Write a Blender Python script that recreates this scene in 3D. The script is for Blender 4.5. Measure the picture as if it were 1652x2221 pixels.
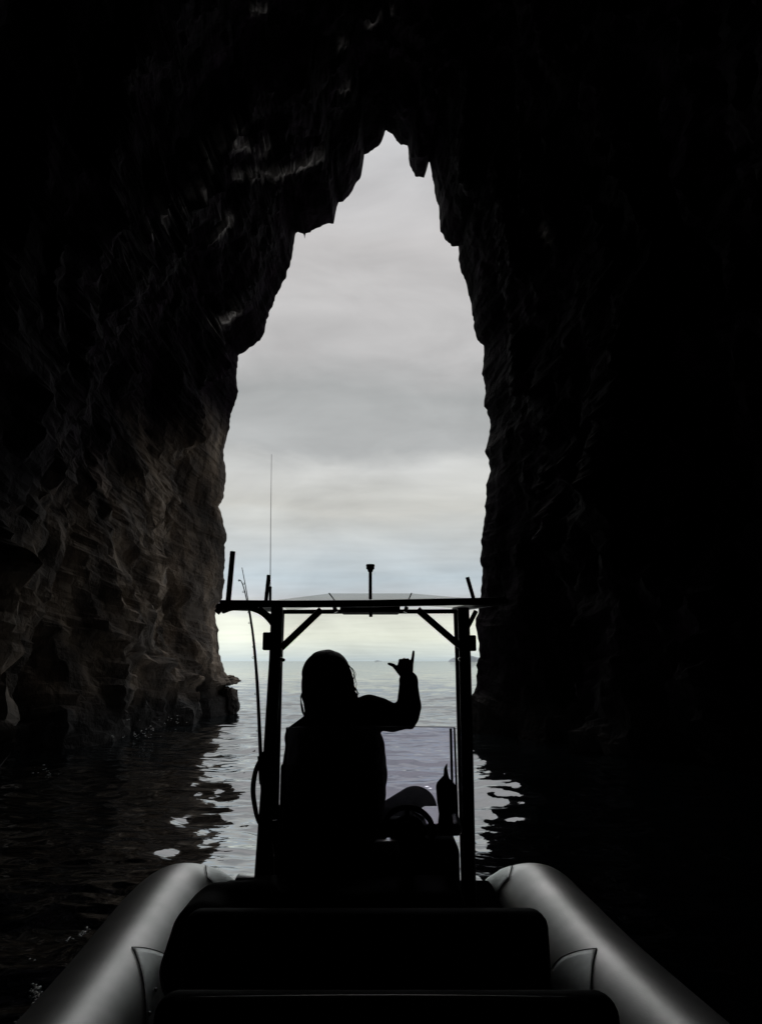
import bpy, bmesh, math, random
import numpy as np
from mathutils import Vector, Matrix, noise
random.seed(7); rng = np.random.default_rng(7)
R = math.radians
scene = bpy.context.scene
C = scene.collection
for o in list(bpy.data.objects): bpy.data.objects.remove(o)

# ------------------------------------------------------------------ camera
PITCH = R(11.4); CAMH = 1.65; F = 1604.0; CXP, CYP = 826.0, 1110.5
cam_d = bpy.data.cameras.new('camera'); cam = bpy.data.objects.new('camera', cam_d); C.objects.link(cam)
cam.location = (0, 0, CAMH); cam.rotation_euler = (R(90) + PITCH, 0, 0)
cam_d.sensor_fit = 'VERTICAL'; cam_d.sensor_height = 24; cam_d.lens = 24 * F / 2221
cam_d.clip_start = 0.05; cam_d.clip_end = 60000
scene.camera = cam
scene.render.resolution_x = 761; scene.render.resolution_y = 1024

# ------------------------------------------------------------------ world, sun, exposure
SUN_EL, SUN_AZ = R(56), R(-4)          # ahead of the boat, veiled by cloud
world = bpy.data.worlds.new('World'); scene.world = world; world.use_nodes = True
nt = world.node_tree; nt.nodes.clear(); N = nt.nodes.new; L = nt.links.new
def wmath(op, a, b=None, c=None):
    n = N('ShaderNodeMath'); n.operation = op
    for i, v in enumerate((a, b, c)):
        if v is None: continue
        if isinstance(v, (int, float)): n.inputs[i].default_value = v
        else: L(v, n.inputs[i])
    return n.outputs[0]
out = N('ShaderNodeOutputWorld'); bg = N('ShaderNodeBackground'); bg.inputs['Strength'].default_value = 0.1
sky = N('ShaderNodeTexSky'); sky.sky_type = 'NISHITA'; sky.sun_disc = False
sky.sun_elevation = SUN_EL; sky.sun_rotation = SUN_AZ; sky.dust_density = 3
tc = N('ShaderNodeTexCoord'); sep = N('ShaderNodeSeparateXYZ'); L(tc.outputs['Generated'], sep.inputs[0])
zc = wmath('MAXIMUM', sep.outputs[2], 0.0)
inv = wmath('DIVIDE', 1.0, wmath('ADD', zc, 0.12))
comb = N('ShaderNodeCombineXYZ')
L(wmath('MULTIPLY', sep.outputs[0], inv), comb.inputs[0]); L(wmath('MULTIPLY', sep.outputs[1], inv), comb.inputs[1])
n1 = N('ShaderNodeTexNoise'); n1.inputs['Scale'].default_value = 1.5; n1.inputs['Detail'].default_value = 5; n1.inputs['Roughness'].default_value = .55
L(comb.outputs[0], n1.inputs['Vector'])
n2 = N('ShaderNodeTexNoise'); n2.inputs['Scale'].default_value = 4.0; n2.inputs['Detail'].default_value = 6
mp = N('ShaderNodeMapping'); mp.inputs['Scale'].default_value = (.55, 1.5, 1); L(comb.outputs[0], mp.inputs[0]); L(mp.outputs[0], n2.inputs['Vector'])
el = wmath('ADD', zc, wmath('MULTIPLY', wmath('SUBTRACT', n1.outputs['Fac'], .5), wmath('MULTIPLY', zc, .34)))
ramp = N('ShaderNodeValToRGB'); L(wmath('MULTIPLY', el, 1.5), ramp.inputs[0])
def lin(c): return tuple(((v/255+.055)/1.055)**2.4 if v > 10 else v/255/12.92 for v in c) + (1,)
stops = [(0.0, (190,203,206)), (0.012, (203,212,208)), (.045, (222,226,212)), (.085, (214,217,205)), (.115, (186,190,193)),
         (.165, (186,198,205)), (.22, (192,198,200)), (.30, (197,197,192)), (.385, (202,203,201)), (.42, (176,178,178)),
         (.52, (166,168,168)), (.60, (187,186,186)), (.78, (189,187,187)), (1.0, (199,200,203))]
cr = ramp.color_ramp
while len(cr.elements) > 1: cr.elements.remove(cr.elements[0])
cr.elements[0].position = 0; cr.elements[0].color = lin(stops[0][1])
for p, c in stops[1:]:
    e = cr.elements.new(p); e.color = lin(c)
# fine cloud streaks modulate brightness
mod = wmath('ADD', 1.0, wmath('MULTIPLY', wmath('SUBTRACT', n2.outputs['Fac'], .5), .26))
# soft glow of the veiled sun low on the left
dotn = N('ShaderNodeVectorMath'); dotn.operation = 'DOT_PRODUCT'; L(tc.outputs['Generated'], dotn.inputs[0])
gdir = Vector((-.20, 1, .045)).normalized(); dotn.inputs[1].default_value = gdir
glow = wmath('MULTIPLY', wmath('POWER', wmath('MAXIMUM', dotn.outputs['Value'], 0.0), 700.0), .34)
mod = wmath('ADD', mod, glow)
n3 = N('ShaderNodeTexNoise'); n3.inputs['Scale'].default_value = 5.5; n3.inputs['Detail'].default_value = 7; n3.inputs['Roughness'].default_value = .55; n3.inputs['Distortion'].default_value = .6
mp3 = N('ShaderNodeMapping'); mp3.inputs['Scale'].default_value = (1, 1, 2.6); mp3.inputs['Rotation'].default_value = (0, R(6), 0); L(tc.outputs['Generated'], mp3.inputs[0]); L(mp3.outputs[0], n3.inputs['Vector'])
mod = wmath('ADD', mod, wmath('MULTIPLY', wmath('SUBTRACT', n3.outputs['Fac'], .5), .55))
vm = N('ShaderNodeVectorMath'); vm.operation = 'SCALE'; L(ramp.outputs[0], vm.inputs[0]); L(wmath('MULTIPLY', mod, 10.6), vm.inputs['Scale'])
mix = N('ShaderNodeMix'); mix.data_type = 'RGBA'; mix.inputs[0].default_value = .02
L(vm.outputs[0], mix.inputs[6]); L(sky.outputs[0], mix.inputs[7]); L(mix.outputs[2], bg.inputs['Color']); L(bg.outputs[0], out.inputs[0])

sd = bpy.data.lights.new('sun', 'SUN'); sd.energy = 1.2; sd.angle = R(30); sd.color = (1, .96, .9)
sun = bpy.data.objects.new('sun', sd); C.objects.link(sun)
sdir = Vector((math.sin(SUN_AZ)*math.cos(SUN_EL), math.cos(SUN_AZ)*math.cos(SUN_EL), math.sin(SUN_EL)))
sun.rotation_euler = sdir.to_track_quat('Z', 'Y').to_euler()
scene.view_settings.view_transform = 'Standard'; scene.view_settings.look = 'None'
scene.view_settings.exposure = 0; scene.view_settings.gamma = 1; scene.view_settings.use_curve_mapping = False
scene.render.engine = 'CYCLES'
scene.cycles.max_bounces = 10; scene.cycles.diffuse_bounces = 6

# ------------------------------------------------------------------ helpers
def P(px, py, d):
    """point at forward distance d metres seen at (px, py) of a 1652 x 2221 view"""
    a = (px - CXP)/F; b = (CYP - py)/F
    fw = math.cos(PITCH) - b*math.sin(PITCH); z = math.sin(PITCH) + b*math.cos(PITCH)
    s = d/fw
    return Vector((a*s, d, CAMH + z*s))
def mat(name, col, rough=.6, metal=0., spec=.5, vary=.0, scale=20, bump=0., bscale=60, coat=0., alpha=None):
    m = bpy.data.materials.new(name); m.use_nodes = True; t = m.node_tree; b = t.nodes['Principled BSDF']
    b.inputs['Roughness'].default_value = rough; b.inputs['Metallic'].default_value = metal
    b.inputs['Specular IOR Level'].default_value = spec; b.inputs['Coat Weight'].default_value = coat
    co = t.nodes.new('ShaderNodeTexCoord')
    n = t.nodes.new('ShaderNodeTexNoise'); n.inputs['Scale'].default_value = scale; n.inputs['Detail'].default_value = 6
    t.links.new(co.outputs['Object'], n.inputs['Vector'])
    r = t.nodes.new('ShaderNodeValToRGB'); r.color_ramp.elements[0].position = .3; r.color_ramp.elements[1].position = .7
    r.color_ramp.elements[0].color = tuple(v*(1-vary) for v in col) + (1,); r.color_ramp.elements[1].color = tuple(min(1, v*(1+vary)) for v in col) + (1,)
    t.links.new(n.outputs['Fac'], r.inputs[0]); t.links.new(r.outputs[0], b.inputs['Base Color'])
    if bump:
        n3 = t.nodes.new('ShaderNodeTexNoise'); n3.inputs['Scale'].default_value = bscale; n3.inputs['Detail'].default_value = 8
        t.links.new(co.outputs['Object'], n3.inputs['Vector'])
        bp = t.nodes.new('ShaderNodeBump'); bp.inputs['Strength'].default_value = bump; bp.inputs['Distance'].default_value = .01
        t.links.new(n3.outputs['Fac'], bp.inputs['Height']); t.links.new(bp.outputs[0], b.inputs['Normal'])
    return m
def tag(o, label=None, cat=None, group=None, kind=None):
    if label: o['label'] = label
    if cat: o['category'] = cat
    if group: o['group'] = group
    if kind: o['kind'] = kind
    return o
def empty(name, loc, label, cat, group=None):
    o = bpy.data.objects.new(name, None); C.objects.link(o); o.location = loc; o.empty_display_size = .2
    return tag(o, label, cat, group)
def link(name, me, m, parent=None, smooth=True):
    o = bpy.data.objects.new(name, me); C.objects.link(o)
    if m is not None: me.materials.append(m)
    if smooth and len(me.polygons): me.polygons.foreach_set('use_smooth', [True]*len(me.polygons))
    if parent is not None:
        par = parent; off = Vector()
        while par is not None: off += par.location; par = par.parent
        o.parent = parent; o.location = -off          # meshes are written in world coordinates
    return o
def from_bm(name, bm, m, parent=None, smooth=True):
    bmesh.ops.recalc_face_normals(bm, faces=bm.faces)
    me = bpy.data.meshes.new(name); bm.to_mesh(me); bm.free()
    return link(name, me, m, parent, smooth)
def catmull(pts, n):
    pts = [Vector(p) for p in pts]
    if len(pts) < 3: return [pts[0].lerp(pts[-1], i/n) for i in range(n+1)]
    q = [2*pts[0]-pts[1]] + pts + [2*pts[-1]-pts[-2]]; res = []
    for i in range(1, len(q)-2):
        for k in range(n):
            t = k/n
            res.append(.5*((2*q[i]) + (q[i+1]-q[i-1])*t + (2*q[i-1]-5*q[i]+4*q[i+1]-q[i+2])*t*t + (3*q[i]-q[i-1]-3*q[i+1]+q[i+2])*t**3))
    return res + [pts[-1]]
def add_tube(bm, pts, r, seg=12, flat=(1, 1), caps=True):
    n = len(pts); rr = r if isinstance(r, (list, tuple)) else [r]*n
    rings = []; prev = None
    for i, p in enumerate(pts):
        d = (pts[min(i+1, n-1)] - pts[max(i-1, 0)]).normalized()
        if prev is None:
            u = d.orthogonal().normalized() if abs(d.z) > .9 else d.cross(Vector((0, 0, 1))).normalized()
        else:
            u = (prev - d*prev.dot(d)).normalized()
        v = d.cross(u).normalized(); prev = u
        rings.append([bm.verts.new(p + u*math.cos(2*math.pi*k/seg)*rr[i]*flat[0] + v*math.sin(2*math.pi*k/seg)*rr[i]*flat[1]) for k in range(seg)])
    for a, b in zip(rings, rings[1:]):
        for k in range(seg): bm.faces.new((a[k], a[(k+1) % seg], b[(k+1) % seg], b[k]))
    if caps:
        bm.faces.new(rings[0][::-1]); bm.faces.new(rings[-1])
def tube(name, pts, r, m, parent, n=0, seg=12):
    pts = [Vector(p) for p in pts]
    if n:
        k = len(pts)
        if isinstance(r, (list, tuple)):
            rs = [];
            for i in range(k-1): rs += [r[i] + (r[i+1]-r[i])*j/n for j in range(n)]
            r = rs + [r[-1]]
        pts = catmull(pts, n)
        if not isinstance(r, list): r = [r]*len(pts)
        r = r[:len(pts)]
        while len(r) < len(pts): r.append(r[-1])
    bm = bmesh.new(); add_tube(bm, pts, r, seg); return from_bm(name, bm, m, parent)
def rbox(bm, c, s, bev=.01, rot=None, seg=3, taper=None):
    t = bmesh.new(); bmesh.ops.create_cube(t, size=1)
    for v in t.verts:
        v.co = Vector((v.co.x*s[0], v.co.y*s[1], v.co.z*s[2]))
        if taper and v.co.z > 0: v.co.x *= taper[0]; v.co.y = v.co.y*taper[1]
    bmesh.ops.bevel(t, geom=t.edges[:], offset=bev, segments=seg, profile=.5, affect='EDGES')
    M = Matrix.Translation(Vector(c)) @ (rot.to_matrix().to_4x4() if rot else Matrix())
    bmesh.ops.transform(t, matrix=M, verts=t.verts)
    me = bpy.data.meshes.new('t'); t.to_mesh(me); t.free(); bm.from_mesh(me); bpy.data.meshes.remove(me)
def box(name, c, s, m, parent, bev=.01, rot=None, taper=None, seg=3):
    bm = bmesh.new(); rbox(bm, c, s, bev, rot, seg, taper); return from_bm(name, bm, m, parent)
def blob(name, chains, m, parent, voxel=.006, smooth=4, extra=()):
    """chains of (point, radius[, (sx,sy,sz)]) swept as spheres and fused into one skin"""
    bm = bmesh.new()
    def ball(p, r, s=(1, 1, 1)):
        bmesh.ops.create_icosphere(bm, subdivisions=4 if r > .1 else 3 if r > .04 else 2, radius=1, matrix=Matrix.Translation(p) @ Matrix.Diagonal((r*s[0], r*s[1], r*s[2], 1)))
    for ch in chains:
        for a, b in zip(ch, ch[1:]):
            pa, ra = Vector(a[0]), a[1]; pb, rb = Vector(b[0]), b[1]
            sa = a[2] if len(a) > 2 else (1, 1, 1); sb = b[2] if len(b) > 2 else (1, 1, 1)
            k = max(2, int((pa-pb).length/(min(ra, rb)*.3)))
            for i in range(k+1):
                t = i/k; ball(pa.lerp(pb, t), ra+(rb-ra)*t, tuple(x+(y-x)*t for x, y in zip(sa, sb)))
    for e in extra: ball(*e)
    me = bpy.data.meshes.new('t'); bm.to_mesh(me); bm.free()
    o = bpy.data.objects.new('t', me); C.objects.link(o)
    mo = o.modifiers.new('r', 'REMESH'); mo.mode = 'VOXEL'; mo.voxel_size = voxel
    if smooth:
        sm = o.modifiers.new('s', 'SMOOTH'); sm.iterations = smooth; sm.factor = .5
    dg = bpy.context.evaluated_depsgraph_get(); me2 = bpy.data.meshes.new_from_object(o.evaluated_get(dg))
    bpy.data.objects.remove(o); me2.name = name; me2.materials.clear()
    return link(name, me2, m, parent)

# ------------------------------------------------------------------ materials
def rock_material():
    m = bpy.data.materials.new('cave_rock'); m.use_nodes = True; t = m.node_tree; b = t.nodes['Principled BSDF']; nn = t.nodes.new; ln = t.links.new
    geo = nn('ShaderNodeNewGeometry'); mp = nn('ShaderNodeMapping'); mp.inputs['Scale'].default_value = (1, 1, .45); ln(geo.outputs['Position'], mp.inputs[0])
    a = nn('ShaderNodeTexNoise'); a.inputs['Scale'].default_value = .55; a.inputs['Detail'].default_value = 8; a.inputs['Distortion'].default_value = .8; ln(mp.outputs[0], a.inputs['Vector'])
    r = nn('ShaderNodeValToRGB'); r.color_ramp.elements[0].position = .34; r.color_ramp.elements[0].color = (.05, .042, .038, 1)
    r.color_ramp.elements[1].position = .66; r.color_ramp.elements[1].color = (.31, .26, .22, 1)
    e = r.color_ramp.elements.new(.5); e.color = (.16, .128, .105, 1); ln(a.outputs['Fac'], r.inputs[0])
    b2 = nn('ShaderNodeTexNoise'); b2.inputs['Scale'].default_value = 1.7; b2.inputs['Detail'].default_value = 10; ln(mp.outputs[0], b2.inputs['Vector'])
    r2 = nn('ShaderNodeValToRGB'); r2.color_ramp.elements[0].position = .42; r2.color_ramp.elements[0].color = (.5, .5, .5, 1); r2.color_ramp.elements[1].position = .62; r2.color_ramp.elements[1].color = (1.25, 1.2, 1.1, 1)
    ln(b2.outputs['Fac'], r2.inputs[0])
    mx = nn('ShaderNodeMix'); mx.data_type = 'RGBA'; mx.blend_type = 'MULTIPLY'; mx.inputs[0].default_value = 1; ln(r.outputs[0], mx.inputs[6]); ln(r2.outputs[0], mx.inputs[7])
    # shade painted into the colour of the roof, right wall and upper left wall
    dk = nn('ShaderNodeAttribute'); dk.attribute_name = 'rock_shade'
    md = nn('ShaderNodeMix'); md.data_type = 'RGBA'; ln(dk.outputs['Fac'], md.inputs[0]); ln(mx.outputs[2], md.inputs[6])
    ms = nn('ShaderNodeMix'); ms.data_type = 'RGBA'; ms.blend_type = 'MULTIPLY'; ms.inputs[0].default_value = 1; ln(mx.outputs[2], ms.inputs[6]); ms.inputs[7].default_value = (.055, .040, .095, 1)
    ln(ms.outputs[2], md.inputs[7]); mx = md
    at = nn('ShaderNodeAttribute'); at.attribute_name = 'rock_glint'  # pale streaks that paint glints into the rock colour
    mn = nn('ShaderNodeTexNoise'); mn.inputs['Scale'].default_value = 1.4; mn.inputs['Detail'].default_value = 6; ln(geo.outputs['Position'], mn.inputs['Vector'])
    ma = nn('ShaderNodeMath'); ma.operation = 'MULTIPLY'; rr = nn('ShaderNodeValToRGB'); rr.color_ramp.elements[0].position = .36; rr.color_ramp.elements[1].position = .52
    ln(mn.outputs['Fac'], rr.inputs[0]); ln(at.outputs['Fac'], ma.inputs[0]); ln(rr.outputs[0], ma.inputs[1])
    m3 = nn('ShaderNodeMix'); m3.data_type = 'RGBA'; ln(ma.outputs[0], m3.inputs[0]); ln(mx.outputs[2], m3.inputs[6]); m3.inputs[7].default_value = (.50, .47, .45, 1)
    # uneven dark band along the tide line
    sp = nn('ShaderNodeSeparateXYZ'); ln(geo.outputs['Position'], sp.inputs[0])
    tw = nn('ShaderNodeMath'); tw.operation = 'MULTIPLY_ADD'; ln(b2.outputs['Fac'], tw.inputs[0]); tw.inputs[1].default_value = 1.6; tw.inputs[2].default_value = -.25
    sb = nn('ShaderNodeMath'); sb.operation = 'SUBTRACT'; ln(sp.outputs[2], sb.inputs[0]); ln(tw.outputs[0], sb.inputs[1])
    tr = nn('ShaderNodeValToRGB'); tr.color_ramp.elements[0].position = .0; tr.color_ramp.elements[0].color = (1, 1, 1, 1); tr.color_ramp.elements[1].position = .45; tr.color_ramp.elements[1].color = (0, 0, 0, 1); ln(sb.outputs[0], tr.inputs[0])
    m4 = nn('ShaderNodeMix'); m4.data_type = 'RGBA'; ln(tr.outputs[0], m4.inputs[0]); ln(m3.outputs[2], m4.inputs[6]); m4.inputs[7].default_value = (.022, .02, .02, 1)
    ln(m4.outputs[2], b.inputs['Base Color'])
    b.inputs['Roughness'].default_value = .8
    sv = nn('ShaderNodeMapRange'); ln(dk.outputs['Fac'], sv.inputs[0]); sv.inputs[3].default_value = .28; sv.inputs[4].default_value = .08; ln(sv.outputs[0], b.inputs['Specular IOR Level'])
    h1 = nn('ShaderNodeTexNoise'); h1.inputs['Scale'].default_value = 3.4; h1.inputs['Detail'].default_value = 12; h1.inputs['Roughness'].default_value = .62; mq = nn('ShaderNodeMapping'); mq.inputs['Scale'].default_value = (1, 1, .72); mq.inputs['Rotation'].default_value = (.3, .35, 0); ln(geo.outputs['Position'], mq.inputs[0]); ln(mq.outputs[0], h1.inputs['Vector'])
    dn = nn('ShaderNodeMix'); dn.data_type = 'RGBA'; dn.blend_type = 'ADD'; dn.inputs[0].default_value = .55; ln(mq.outputs[0], dn.inputs[6]); ln(h1.outputs['Color'], dn.inputs[7])
    vo = nn('ShaderNodeTexVoronoi'); vo.inputs['Scale'].default_value = 1.6; vo.feature = 'DISTANCE_TO_EDGE'; ln(dn.outputs[2], vo.inputs['Vector'])
    hh = nn('ShaderNodeMath'); hh.operation = 'MULTIPLY_ADD'; ln(vo.outputs['Distance'], hh.inputs[0]); hh.inputs[1].default_value = .9; ln(h1.outputs['Fac'], hh.inputs[2])
    bp = nn('ShaderNodeBump'); bp.inputs['Strength'].default_value = .9; bp.inputs['Distance'].default_value = .22; ln(hh.outputs[0], bp.inputs['Height']); ln(bp.outputs[0], b.inputs['Normal'])
    return m
def water_material():
    m = bpy.data.materials.new('sea_water'); m.use_nodes = True; t = m.node_tree; b = t.nodes['Principled BSDF']; nn = t.nodes.new; ln = t.links.new
    t.nodes.remove(b); ou = t.nodes['Material Output']
    df = nn('ShaderNodeBsdfDiffuse'); df.inputs[0].default_value = (.006, .010, .012, 1)
    gs = nn('ShaderNodeBsdfGlossy'); gs.inputs[0].default_value = (.76, .78, .80, 1); gs.inputs['Roughness'].default_value = .03
    fr = nn('ShaderNodeFresnel'); fr.inputs['IOR'].default_value = 2.4
    pw = nn('ShaderNodeMath'); pw.operation = 'POWER'; ln(fr.outputs[0], pw.inputs[0]); pw.inputs[1].default_value = .36
    ms = nn('ShaderNodeMixShader'); ln(pw.outputs[0], ms.inputs[0]); ln(df.outputs[0], ms.inputs[1]); ln(gs.outputs[0], ms.inputs[2]); ln(ms.outputs[0], ou.inputs[0])
    geo = nn('ShaderNodeNewGeometry')
    a = nn('ShaderNodeTexNoise'); a.inputs['Scale'].default_value = 4.5; a.inputs['Detail'].default_value = 2; a.inputs['Roughness'].default_value = .45
    mp = nn('ShaderNodeMapping'); mp.inputs['Scale'].default_value = (.7, 1.25, 1); ln(geo.outputs['Position'], mp.inputs[0]); ln(mp.outputs[0], a.inputs['Vector'])
    c = nn('ShaderNodeTexNoise'); c.inputs['Scale'].default_value = .35; c.inputs['Detail'].default_value = 3; ln(mp.outputs[0], c.inputs['Vector'])
    s = nn('ShaderNodeMath'); s.operation = 'MULTIPLY_ADD'; ln(c.outputs['Fac'], s.inputs[0]); s.inputs[1].default_value = 3.5; a2 = nn('ShaderNodeMath'); a2.operation = 'MULTIPLY'; a2.inputs[1].default_value = .35; ln(a.outputs['Fac'], a2.inputs[0]); ln(a2.outputs[0], s.inputs[2])
    bp = nn('ShaderNodeBump'); bp.inputs['Strength'].default_value = .5; bp.inputs['Distance'].default_value = .05; ln(s.outputs[0], bp.inputs['Height'])
    for x in (df, gs, fr): ln(bp.outputs[0], x.inputs['Normal'])
    return m
M_rock = rock_material(); M_water = water_material()
M_tube = mat('tube_fabric', (.92, .95, .93), .42, metal=.88, spec=1.0, vary=.18, scale=5, bump=.06, bscale=140)
M_tube2 = mat('patch_fabric', (.88, .92, .92), .44, metal=.85, spec=1.0, vary=.08, scale=30, bump=.2, bscale=220)
M_seam = mat('dark_seam', (.03, .03, .03), .6)
M_black = mat('black_vinyl', (.010, .009, .010), .72, spec=.18, vary=.2, bump=.15, bscale=120)
M_pipe = mat('seat_piping', (.60, .60, .60), .35, metal=.8, spec=.8)
M_frame = mat('black_powder_coat', (.012, .012, .014), .45, spec=.4, vary=.1)
M_plastic = mat('black_plastic', (.008, .008, .008), .75, spec=.12)
M_steel = mat('steel', (.6, .6, .6), .25, metal=1)
M_gel = mat('grey_gelcoat', (.80, .81, .83), .25, metal=.5, spec=.7, coat=.4, vary=.05)
M_deck = mat('dark_deck', (.008, .008, .009), .95, spec=.0, vary=.3, bump=.3, bscale=200)
M_rod = mat('graphite_rod', (.05, .05, .05), .35)
M_skin = mat('skin', (.11, .066, .048), .55, vary=.08, bump=.05)
M_cloth = mat('dark_cloth', (.012, .012, .016), .85, spec=.15, vary=.2, bump=.4, bscale=90)
M_trouser = mat('dark_blue_trousers', (.035, .035, .05), .85, spec=.15, vary=.2, bump=.4, bscale=90)
M_hair = mat('dark_hair', (.014, .010, .008), .5, spec=.3, vary=.3, scale=60, bump=.5, bscale=140)
M_island = mat('hazy_island', (.36, .40, .43), .9, vary=.2, scale=.05)  # pale blue-grey: distance haze is mixed into the rock colour
M_white = mat('foam_and_glints', (.8, .8, .8), .25, spec=1.0, coat=1.0, vary=.1)  # for real foam and for painted water glints
def canopy_material():
    m = bpy.data.materials.new('canopy_fabric'); m.use_nodes = True; t = m.node_tree; t.nodes.clear(); nn = t.nodes.new
    o = nn('ShaderNodeOutputMaterial'); d = nn('ShaderNodeBsdfDiffuse'); d.inputs[0].default_value = (.45, .45, .42, 1)
    tr = nn('ShaderNodeBsdfTranslucent'); tr.inputs[0].default_value = (.6, .6, .56, 1)
    mx = nn('ShaderNodeMixShader'); mx.inputs[0].default_value = .6; tp = nn('ShaderNodeBsdfTransparent'); tp.inputs[0].default_value = (.97, .97, .95, 1); m2 = nn('ShaderNodeMixShader'); m2.inputs[0].default_value = .80
    t.links.new(d.outputs[0], mx.inputs[1]); t.links.new(tr.outputs[0], mx.inputs[2]); t.links.new(mx.outputs[0], m2.inputs[1]); t.links.new(tp.outputs[0], m2.inputs[2]); t.links.new(m2.outputs[0], o.inputs[0]); return m
def glass_material():
    m = bpy.data.materials.new('tinted_windscreen'); m.use_nodes = True; t = m.node_tree; t.nodes.clear(); nn = t.nodes.new; ln = t.links.new
    o = nn('ShaderNodeOutputMaterial'); tr = nn('ShaderNodeBsdfTransparent'); tr.inputs[0].default_value = (.90, .89, .96, 1)
    g = nn('ShaderNodeBsdfGlossy'); g.inputs['Roughness'].default_value = .3; g.inputs[0].default_value = (.9, .9, .9, 1)
    tl = nn('ShaderNodeBsdfTranslucent'); tl.inputs[0].default_value = (.75, .75, .82, 1)
    m1 = nn('ShaderNodeMixShader'); m1.inputs[0].default_value = .05; ln(tr.outputs[0], m1.inputs[1]); ln(tl.outputs[0], m1.inputs[2])
    m2 = nn('ShaderNodeMixShader'); m2.inputs[0].default_value = .0; ln(m1.outputs[0], m2.inputs[1]); ln(g.outputs[0], m2.inputs[2]); ln(m2.outputs[0], o.inputs[0]); return m
M_canopy = canopy_material(); M_glass = glass_material()

# ------------------------------------------------------------------ water
def axis(fine0, fine1, step, far, grow=1.12):
    a = list(np.arange(fine0, fine1, step)); s = step; hi = [a[-1]]
    while hi[-1] < far: s *= grow; hi.append(hi[-1] + s)
    s = step; lo = [a[0]]
    while lo[-1] > -far: s *= grow; lo.append(lo[-1] - s)
    return np.array(lo[:0:-1] + a + hi[1:])
xs = axis(-7, 7, .06, 16000); ys = axis(-1, 34, .06, 16000, 1.05)
X, Y = np.meshgrid(xs, ys)
Z = np.zeros_like(X)
for i in range(90):
    lam = .16*(1.055**i) if i < 60 else 4 + (i-60)*.15
    th = rng.normal(0, .85) + math.pi/2
    k = 2*math.pi/lam; amp = (.0062 if lam < .45 else .0036 if lam < 1.6 else .0016)*lam * rng.uniform(.5, 1.3)
    dist = np.hypot(X, Y); fade = np.clip(1.6 - dist*.075/(lam*4.2), 0, 1)
    Z += amp*fade*np.sin(k*(X*math.cos(th) + Y*math.sin(th)) + rng.uniform(0, 6.28))
Z *= np.clip(1.3 - np.hypot(X, Y)/220, 0, 1)
ny, nx = X.shape
me = bpy.data.meshes.new('sea'); verts = np.stack([X, Y, Z], -1).reshape(-1, 3)
idx = np.arange(nx*ny).reshape(ny, nx); quads = np.stack([idx[:-1, :-1], idx[:-1, 1:], idx[1:, 1:], idx[1:, :-1]], -1).reshape(-1, 4)
me.vertices.add(len(verts)); me.vertices.foreach_set('co', verts.ravel())
me.loops.add(quads.size); me.loops.foreach_set('vertex_index', quads.ravel().astype(np.int32))
me.polygons.add(len(quads)); me.polygons.foreach_set('loop_start', np.arange(0, quads.size, 4, dtype=np.int32)); me.update(calc_edges=True)
tag(link('water', me, M_water), kind='structure')
sb = bmesh.new(); bmesh.ops.create_grid(sb, x_segments=1, y_segments=1, size=17000, matrix=Matrix.Translation((0, 0, -9)))
tag(from_bm('seabed', sb, mat('seabed_rock', (.03, .04, .04), .9)), kind='structure')

# ------------------------------------------------------------------ cave
LEFT = [(519.5,1549),(513.5,1526),(510,1503),(494,1497),(493,1484),(497,1481),(511,1478),(489.5,1461),(482.6,1438),(475.7,1392),(466.4,1346),(471,1327),(482,1295),
 (487,1211),(486,1180),(494.7,1171),(488,1132),(479,1101),(492.5,1079),(494.7,1030),(486,999),(492.5,960),(497.8,920),(510,881),(518,850),(518,773),
 (522.5,768),(541,755),(565,740),(575.4,720),(580,695),(591.7,667),(598,643),(611.5,625),(622.5,607),(624.7,585),(632.6,561),(638,537),(644.5,511.6),
 (660,511.6),(662,521.7),(663.5,511.6),(673,508),(682,496.6),(704,489.5),(723,487.8),(729.6,462),(734,440),(741.5,436.7),(757,422.6),(770,402.7),(782.5,387),
 (787.7,354),(790,336.6),(809.8,326.5),(824,313),(831,299),(835.3,282.4)]
RIGHT = [(840.6,285),(853,289.5),(867,316),(883.8,320),(886.9,361),(900,388),(919,389.5),(924,365),(929.6,352),(935,374),(942,418),(948.5,444.6),(950.8,480),
 (964,515),(979.4,535),(992.6,536),(992.6,568),(1012,629.6),(1023,695.7),(1034.5,746.4),(1043,751),(1051,793),(1047.7,850),(1054,885),(1055.6,960),
 (1053,1026),(1050,1136),(1045.5,1211),(1037,1294),(1035,1335),(1031,1378),(1031.7,1414),(1031,1450),(1030,1495),(1024,1517),(1022.4,1556),(1020,1592)]
OL = LEFT + RIGHT; nL = len(LEFT)
def odepth(i):                       # the mouth's rim is nearer on the right
    if i < nL: t = i/(nL-1); return 24.4 - 2.6*t**1.5
    t = (i-nL)/(len(RIGHT)-1); return 21.6 - 3.7*t
M3 = [P(x, y, odepth(i)) for i, (x, y) in enumerate(OL)]
M3 = [M3[0] + Vector((-.1, 0, -3.5))] + M3 + [M3[-1] + Vector((0, 0, -3.5))]
seglen = [0]
for a, b in zip(M3, M3[1:]): seglen.append(seglen[-1] + (b-a).length)
NT = 620; mouth = []; j = 0
for i in range(NT+1):
    s = seglen[-1]*i/NT
    while j < len(seglen)-2 and seglen[j+1] < s: j += 1
    mouth.append(M3[j].lerp(M3[j+1], (s-seglen[j])/(seglen[j+1]-seglen[j])))
apex = max(range(NT+1), key=lambda i: mouth[i].z)
dists = [0, .12, .3, .55, .85, 1.2]
while dists[-1] < 15: dists.append(dists[-1] + .15 + .012*len(dists)*.3)
while dists[-1] < 60: dists.append(dists[-1] + .6)
def sstep(x): x = max(0, min(1, x)); return x*x*(3-2*x)
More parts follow.
